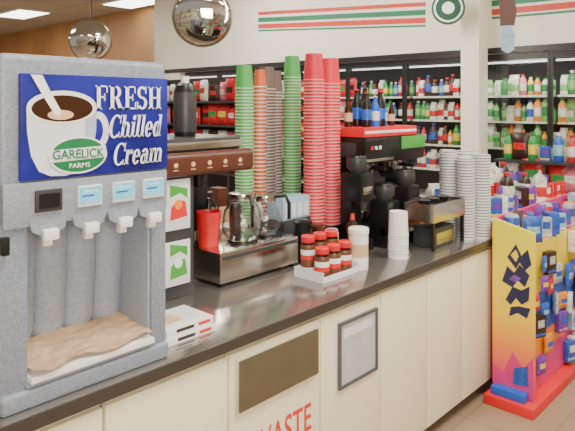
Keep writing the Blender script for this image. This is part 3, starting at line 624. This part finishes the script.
bounds = [-1.03+0.82*i for i in range(10)]
shz = [0.62, 0.94, 1.22, 1.50, 1.77]
for i in range(9):
    a, c = bounds[i], bounds[i+1]; mid = (a+c)/2
    e = thing("refrigerated_case", "tall glass-door drinks cooler built along the store wall", "cooler", (3.05, mid, 0), "row of drinks coolers")
    b = MB().box(3.30, 3.36, a+0.002, c-0.002, 0.1, 2.198, 'caseb').box(2.66, 3.36, a+0.002, c-0.002, 0, 0.25, 'frame')
    b.box(2.76, 3.30, a+0.002, c-0.002, 2.15, 2.198, 'caseb')
    b.part("body", e)
    f = MB().box(2.63, 2.66, a+0.002, a+0.025, 0.25, 2.195, 'frame').box(2.63, 2.66, c-0.025, c-0.002, 0.25, 2.195, 'frame')
    f.box(2.63, 2.66, a+0.025, c-0.025, 2.13, 2.195, 'frame').box(2.63, 2.66, a+0.025, c-0.025, 0.25, 0.31, 'frame')
    d = f.part("door", e)
    MB().box(2.642, 2.646, a+0.025, c-0.025, 0.31, 2.13, 'dglass').part("glass_pane", d)
    MB().tube([(2.60, c-0.05, 0.95), (2.60, c-0.05, 1.35)], 0.01, 'dark').box(2.60, 2.63, c-0.058, c-0.042, 0.96, 0.98, 'dark').box(2.60, 2.63, c-0.058, c-0.042, 1.32, 1.34, 'dark').part("handle", d)
    for z in shz:
        MB().box(2.80, 3.29, a+0.02, c-0.02, z-0.015, z, 'shelfw').box(2.79, 2.80, a+0.02, c-0.02, z-0.02, z+0.002, 'p_white').part("shelf", e)
    MB().box(2.68, 2.70, a+0.04, c-0.04, 2.10, 2.12, 'cool').part("light_tube", e)
    L_ = bpy.data.lights.new("cooler_lamp", 'AREA'); L_.shape = 'RECTANGLE'; L_.size = 0.7; L_.size_y = 0.06; L_.energy = 2.6 if a < 1.3 else 1.2
    lo = bpy.data.objects.new("cooler_lamp", L_); COL.objects.link(lo); lo.parent = e; lo.location = (2.70-3.05, 0, 2.09)
    lo.rotation_euler = Vector((0.25, 0, -1)).to_track_quat('-Z', 'Y').to_euler()
for z in shz[1:]:
    for i in range(9):
        a, c = bounds[i], bounds[i+1]
        if c < -0.3: continue
        if i <= 4:
            if z < 1.0 and i != 3: continue
            n = 11; src = juice if i <= 2 else soda+juice[:3]+soda
            for q in range(n):
                put(random.choice(src), 2.87+random.uniform(-.04, .04), a+0.05+q*(0.72/(n-1)), z, "on a cooler shelf", "drinks on cooler shelves", sc=random.uniform(0.75, 1.14))
        else:
            for q in range(5):
                put(random.choice(bags), 2.86, a+0.10+q*0.155, z, "on a cooler shelf", "packages on cooler shelves", sc=random.uniform(0.95, 1.08))
e = thing("snack_rack", "dark free-standing rack filled with red snack bags", "store shelf", (1.2, 4.1, 0))
MB().box(1.05, 1.40, 3.15, 5.10, 0, 0.12, 'dark').box(1.36, 1.40, 3.15, 5.10, 0.12, 2.0, 'caseb').box(1.06, 1.36, 3.15, 3.17, 0.12, 2.0, 'caseb').box(1.06, 1.36, 5.08, 5.10, 0.12, 2.0, 'caseb').part("body", e)
for z in (0.9, 1.17, 1.44, 1.71):
    MB().box(1.07, 1.36, 3.17, 5.08, z-0.02, z, 'dark').box(1.06, 1.07, 3.17, 5.08, z-0.02, z+0.005, 'dark').part("shelf", e)
    for q in range(12):
        put(random.choice(bags), 1.16+random.uniform(-.03, .03), 3.27+q*0.155, z, "on the snack rack", "bags on the snack rack", rz=random.uniform(-.3, .3), sc=random.uniform(0.8, 1.08))

# ------------------------------------------------------------------ candy display
e = thing("candy_display", "yellow and orange cardboard candy display on red base", "display stand", (0.55, -0.12, 0))
dx0, dx1, dy0, dy1 = -0.10, 1.25, -0.25, -0.015
MB().box(-0.19, 0.55, dy0-0.03, -0.0, 0, 0.055, 'red', 0.006).box(-0.16, -0.10, dy0+0.03, -0.03, 0.055, 0.10, 'blue', 0.004).part("base", e, "red base")
R_ = (0, -1, 0)
side = [(-dy1, 0.056), (-dy0, 0.056), (-dy0, 0.97), (-dy1, 1.03)]
s1 = MB(); s1.poly(side, 'disp', o=(dx0+0.02, 0, 0), R=R_, d=0.02)
blk = [[(.10, .82), (.15, .90), (.18, .84), (.215, .88), (.235, .80), (.20, .76), (.17, .80), (.15, .76)],
       [(.07, .68), (.10, .77), (.14, .74), (.17, .79), (.225, .74), (.20, .67), (.16, .70), (.13, .655)],
       [(.09, .58), (.13, .66), (.18, .65), (.225, .68), (.22, .60), (.18, .57), (.15, .60), (.12, .555)],
       [(.11, .49), (.12, .545), (.17, .56), (.23, .56), (.21, .50), (.16, .52)]]
for p_ in blk: s1.poly(p_, 'ink', o=(dx0, 0, 0), R=R_, lift=0.001)
s1.poly([(.12, .835), (.15, .87), (.165, .835), (.15, .80)], 'yellow', o=(dx0, 0, 0), R=R_, lift=0.002)
s1.poly([(.11, .70), (.14, .73), (.18, .715), (.15, .685)], 'p_purple', o=(dx0, 0, 0), R=R_, lift=0.002)
s1.poly([(.02, .06), (.245, .06), (.245, .30), (.19, .22), (.13, .30), (.08, .17), (.02, .20)], 'magenta', o=(dx0, 0, 0), R=R_, lift=0.001)
s1.poly([(.13, .12), (.22, .13), (.215, .24), (.14, .21)], 'p_blue', o=(dx0, 0, 0), R=R_, lift=0.002)
s1.part("side_panel", e)
s2 = MB(); s2.poly(side, 'disp', o=(dx1, 0, 0), R=R_, d=0.02); s2.part("side_panel", e)
MB().box(dx0+0.02, dx1-0.02, -0.035, -0.015, 0.0, 1.03, 'magenta').part("back_panel", e)
MB().box(dx0+0.02, dx1-0.02, dy0+0.05, -0.035, 0.056, 0.88, 'orange', 0.003).box(dx0+0.02, dx1-0.02, dy0+0.045, dy0+0.05, 0.60, 0.88, 'yellow').box(dx0+0.02, dx1-0.02, dy0+0.045, dy0+0.05, 0.36, 0.60, 'p_blue').box(dx0+0.02, dx1-0.02, dy0+0.045, dy0+0.05, 0.06, 0.24, 'magenta').part("front_panel", e, "yellow, blue, orange and pink card front")
for r_ in range(5):
    for q in range(12):
        if random.random() < 0.38: continue
        x = dx0+0.08+q*0.107+random.uniform(-.03, .03); z = 0.12+r_*0.15+random.uniform(-.05, .04)
        put(random.choice(sbags+boxes[:7]+sbags), x, dy0+0.020+random.uniform(-.012, .004), z, "hanging on the candy display", "packets hanging on the candy display", rz=math.pi/2+random.uniform(-.4, .4), sc=random.uniform(0.65, 1.1))
top_mix = boxes+sbags+cans+boxes[3:6]
for row in range(2):
    for q in range(14):
        if random.random() < .25: continue
        put(random.choice(top_mix), dx0+0.10+q*0.090, -0.17+row*0.085, 0.88, "on top of the candy display", "goods on the candy display top", rz=math.pi/2+random.uniform(-.9, .9), sc=random.uniform(0.8, 1.15)+row*.15)
e = thing("product_table", "low display table crowded with mixed packets and cans", "store shelf", (0.85, 0.35, 0))
MB().box(0.10, 1.45, 0.02, 0.70, 0, 0.10, 'dark').box(0.12, 1.43, 0.04, 0.68, 0.10, 0.96, 'orange', 0.004).part("body", e)
MB().box(0.10, 1.45, 0.02, 0.70, 0.96, 0.98, 'white', 0.003).part("shelf", e)
for row in range(4):
    for q in range(12):
        if random.random() < .15: continue
        put(random.choice(top_mix+soda[3:]), 0.17+q*0.108, 0.09+row*0.15, 0.98, "on the product table", "goods on the product table", rz=math.pi/2+random.uniform(-.9, .9), sc=random.uniform(0.8, 1.15)+row*.10)

e = thing("gondola_shelf", "low store shelf crowded with packaged goods", "store shelf", (1.95, 0.1, 0))
MB().box(1.65, 2.15, -1.1, 0.75, 0, 0.12, 'dark').box(1.90, 1.94, -1.1, 0.75, 0.12, 1.30, 'cream2').part("body", e)
for z in (0.35, 0.65, 0.95, 1.20):
    MB().box(1.66, 1.90, -1.1, 0.75, z-0.02, z, 'dark').box(1.94, 2.14, -1.1, 0.75, z-0.02, z, 'dark').part("shelf", e)
    for q in range(17):
        put(random.choice(boxes+bags+soda+cans if z > 1 else boxes+bags), 1.76, -1.02+q*0.105, z, "on the low store shelf", "goods on the low store shelf", sc=random.uniform(0.85, 1.15))

# unseen shelves, added to put color into the mirror reflections
e = thing("unseen_shelf", "long unseen aisle wall shelf with colorful bags, added for mirror reflections", "store shelf", (0, -4.2, 0))
MB().box(-4.5, 4.5, -4.48, -4.40, 0, 2.0, 'cream2').part("body", e)
for z in (0.3, 0.75, 1.2, 1.65):
    MB().box(-4.5, 4.5, -4.40, -4.0, z-0.02, z, 'shelfw').part("shelf", e)
    for q in range(24):
        put(random.choice(bags+boxes+juice), -4.3+q*0.37, -4.15, z, "on the aisle wall shelf", "goods on the unseen aisle wall shelf", rz=-math.pi/2, sc=1.5)
e = thing("unseen_shelf", "tall unseen entrance shelf with colorful bags, added for mirror reflections", "store shelf", (-4.75, 1, 0))
MB().box(-4.98, -4.92, -3.5, 6.0, 0, 2.4, 'cream2').part("body", e)
for z in (0.6, 1.1, 1.6, 2.1):
    MB().box(-4.92, -4.6, -3.5, 6.0, z-0.02, z, 'shelfw').part("shelf", e)
    for q in range(24):
        put(random.choice(bags+boxes+juice), -4.75, -3.3+q*0.39, z, "on the entrance shelf", "goods on the unseen entrance shelf", rz=0, sc=1.6)

# ------------------------------------------------------------------ hanging things
cam_pos = Vector((-3.403, -1.470, 1.67))
def facing(c, flat=True):
    d = (cam_pos - Vector(c))
    if flat: d.z = 0
    return Matrix.Translation(Vector(c)) @ d.to_track_quat('Z', 'Y').to_matrix().to_4x4()
def hung_mirror(name, c, r, label, prof_h):
    e = thing(name, label, "mirror", c)
    T = facing(c, False); pr = [(r*math.sin(a), prof_h*math.cos(a)) for a in [i*math.pi/2/8 for i in range(9)]]
    MB(T).lathe(0, 0, 0, pr, 'mirror', 32).part("mirror_dome", e)
    MB(T).lathe(0, 0, 0, [(r, -0.02), (r+0.012, -0.02), (r+0.012, 0.012), (r-0.006, 0.016)], 'bsteel', 32).lathe(0, 0, 0, [(0, -0.02), (r, -0.02)], 'dark', 32).part("rim", e)
    MB().tube([(c[0]+0.03, c[1]+0.03, c[2]+r*.8), (c[0]+0.03, c[1]+0.03, 3.6)], 0.012, 'dark').part("rod", e)
hung_mirror("convex_mirror", (0.434, 3.22, 2.55), 0.29, "large round convex security mirror hanging from the ceiling", 0.05)
hung_mirror("convex_mirror", (1.73, 7.72, 2.75), 0.34, "round security mirror hanging before the wood wall", 0.15)
c = (2.0, 1.36, 2.62); T = facing(c)
e = thing("round_sign", "round dark-rimmed white and green hanging sign", "sign", c)
MB(T).lathe(0, 0, 0, [(0, -0.02), (0.16, -0.02), (0.16, 0.02), (0.14, 0.022)], 'dgreen', 32).lathe(0, 0, 0, [(0.14, 0.02), (0, 0.02)], 'white', 32).part("disc", e)
m_ = MB(T); m_.raw([(x, y, 0.024) for x, y in ell(0, 0.0, 0.12, 0.12)], [list(range(28))], 'dgreen'); m_.raw([(x, y, 0.026) for x, y in ell(0, 0, 0.06, 0.06)], [list(range(28))], 'white'); m_.part("emblem", e)
MB().tube([(2.02, 1.38, 2.74), (2.02, 1.38, 3.6)], 0.008, 'dark').part("rod", e)
c = (1.52, 0.566, 2.13); T = facing(c)
e = thing("hanging_mobile", "brown and blue promotional cutout hanging on a string", "hanging sign", c)
b = MB(T); b.poly([(-0.05, 0), (0.0, -0.03), (0.05, 0.0), (0.055, 0.12), (0.03, 0.2), (-0.04, 0.2), (-0.055, 0.1)], 'ltblue', R=(1, 0, 0), U=(0, 1, 0), d=0.02)
b.poly([(-0.06, 0.2), (0.05, 0.2), (0.07, 0.32), (0.04, 0.46), (-0.03, 0.5), (-0.07, 0.4)], 'brown', R=(1, 0, 0), U=(0, 1, 0), d=0.02)
b.part("cutout", e)
MB().tube([(1.52, 0.566, 2.62), (1.52, 0.566, 3.6)], 0.004, 'dark').part("string", e)

# ------------------------------------------------------------------ lights
def area(x, y, z, sx, sy, en, tgt=None, col=(1, 0.91, 0.77)):
    L_ = bpy.data.lights.new("ceiling_or_fill_lamp", 'AREA'); L_.shape = 'RECTANGLE'; L_.size = sx; L_.size_y = sy; L_.energy = en; L_.color = col
    o_ = bpy.data.objects.new("ceiling_or_fill_lamp", L_); COL.objects.link(o_); o_.location = (x, y, z)
    if tgt: o_.rotation_euler = (Vector(tgt)-Vector((x, y, z))).to_track_quat('-Z', 'Y').to_euler()
area(-2.5, -1.0, 3.55, 0.6, 1.2, 75); area(-0.5, -1.4, 3.55, 0.6, 1.2, 85); area(1.5, -1.6, 3.55, 0.6, 1.2, 65)
area(-1.3, 2.8, 3.55, 0.6, 1.2, 75); area(1.3, 4.2, 3.55, 0.6, 1.2, 70); area(0.2, 8.5, 3.55, 0.6, 1.2, 110); area(-0.5, 13, 3.55, 1, 1.5, 180)
area(0.8, 1.8, 3.4, 0.8, 2.4, 75, (2.6, 2.4, 2.9))  # added fill with no fixture, brightens the header wall
area(-3.9, -2.9, 1.9, 1.4, 1.2, 100, (-1.9, 0.3, 0.9))  # added low fill from the camera side, lights dispenser and cabinet fronts
wd = bpy.data.worlds.new("world"); bpy.context.scene.world = wd; wd.use_nodes = True
wd.node_tree.nodes["Background"].inputs[0].default_value = (1, 0.93, 0.84, 1); wd.node_tree.nodes["Background"].inputs[1].default_value = 0.42

# ------------------------------------------------------------------ camera
cd = bpy.data.cameras.new("camera"); cam = bpy.data.objects.new("camera", cd); COL.objects.link(cam)
cam.location = cam_pos; cam.rotation_euler = (math.radians(90), 0, math.radians(-47.36))
cd.sensor_width = 36; cd.lens = 600/575*36; cd.shift_y = -(215.5-105)/575; cd.clip_start = 0.05
bpy.context.scene.camera = cam
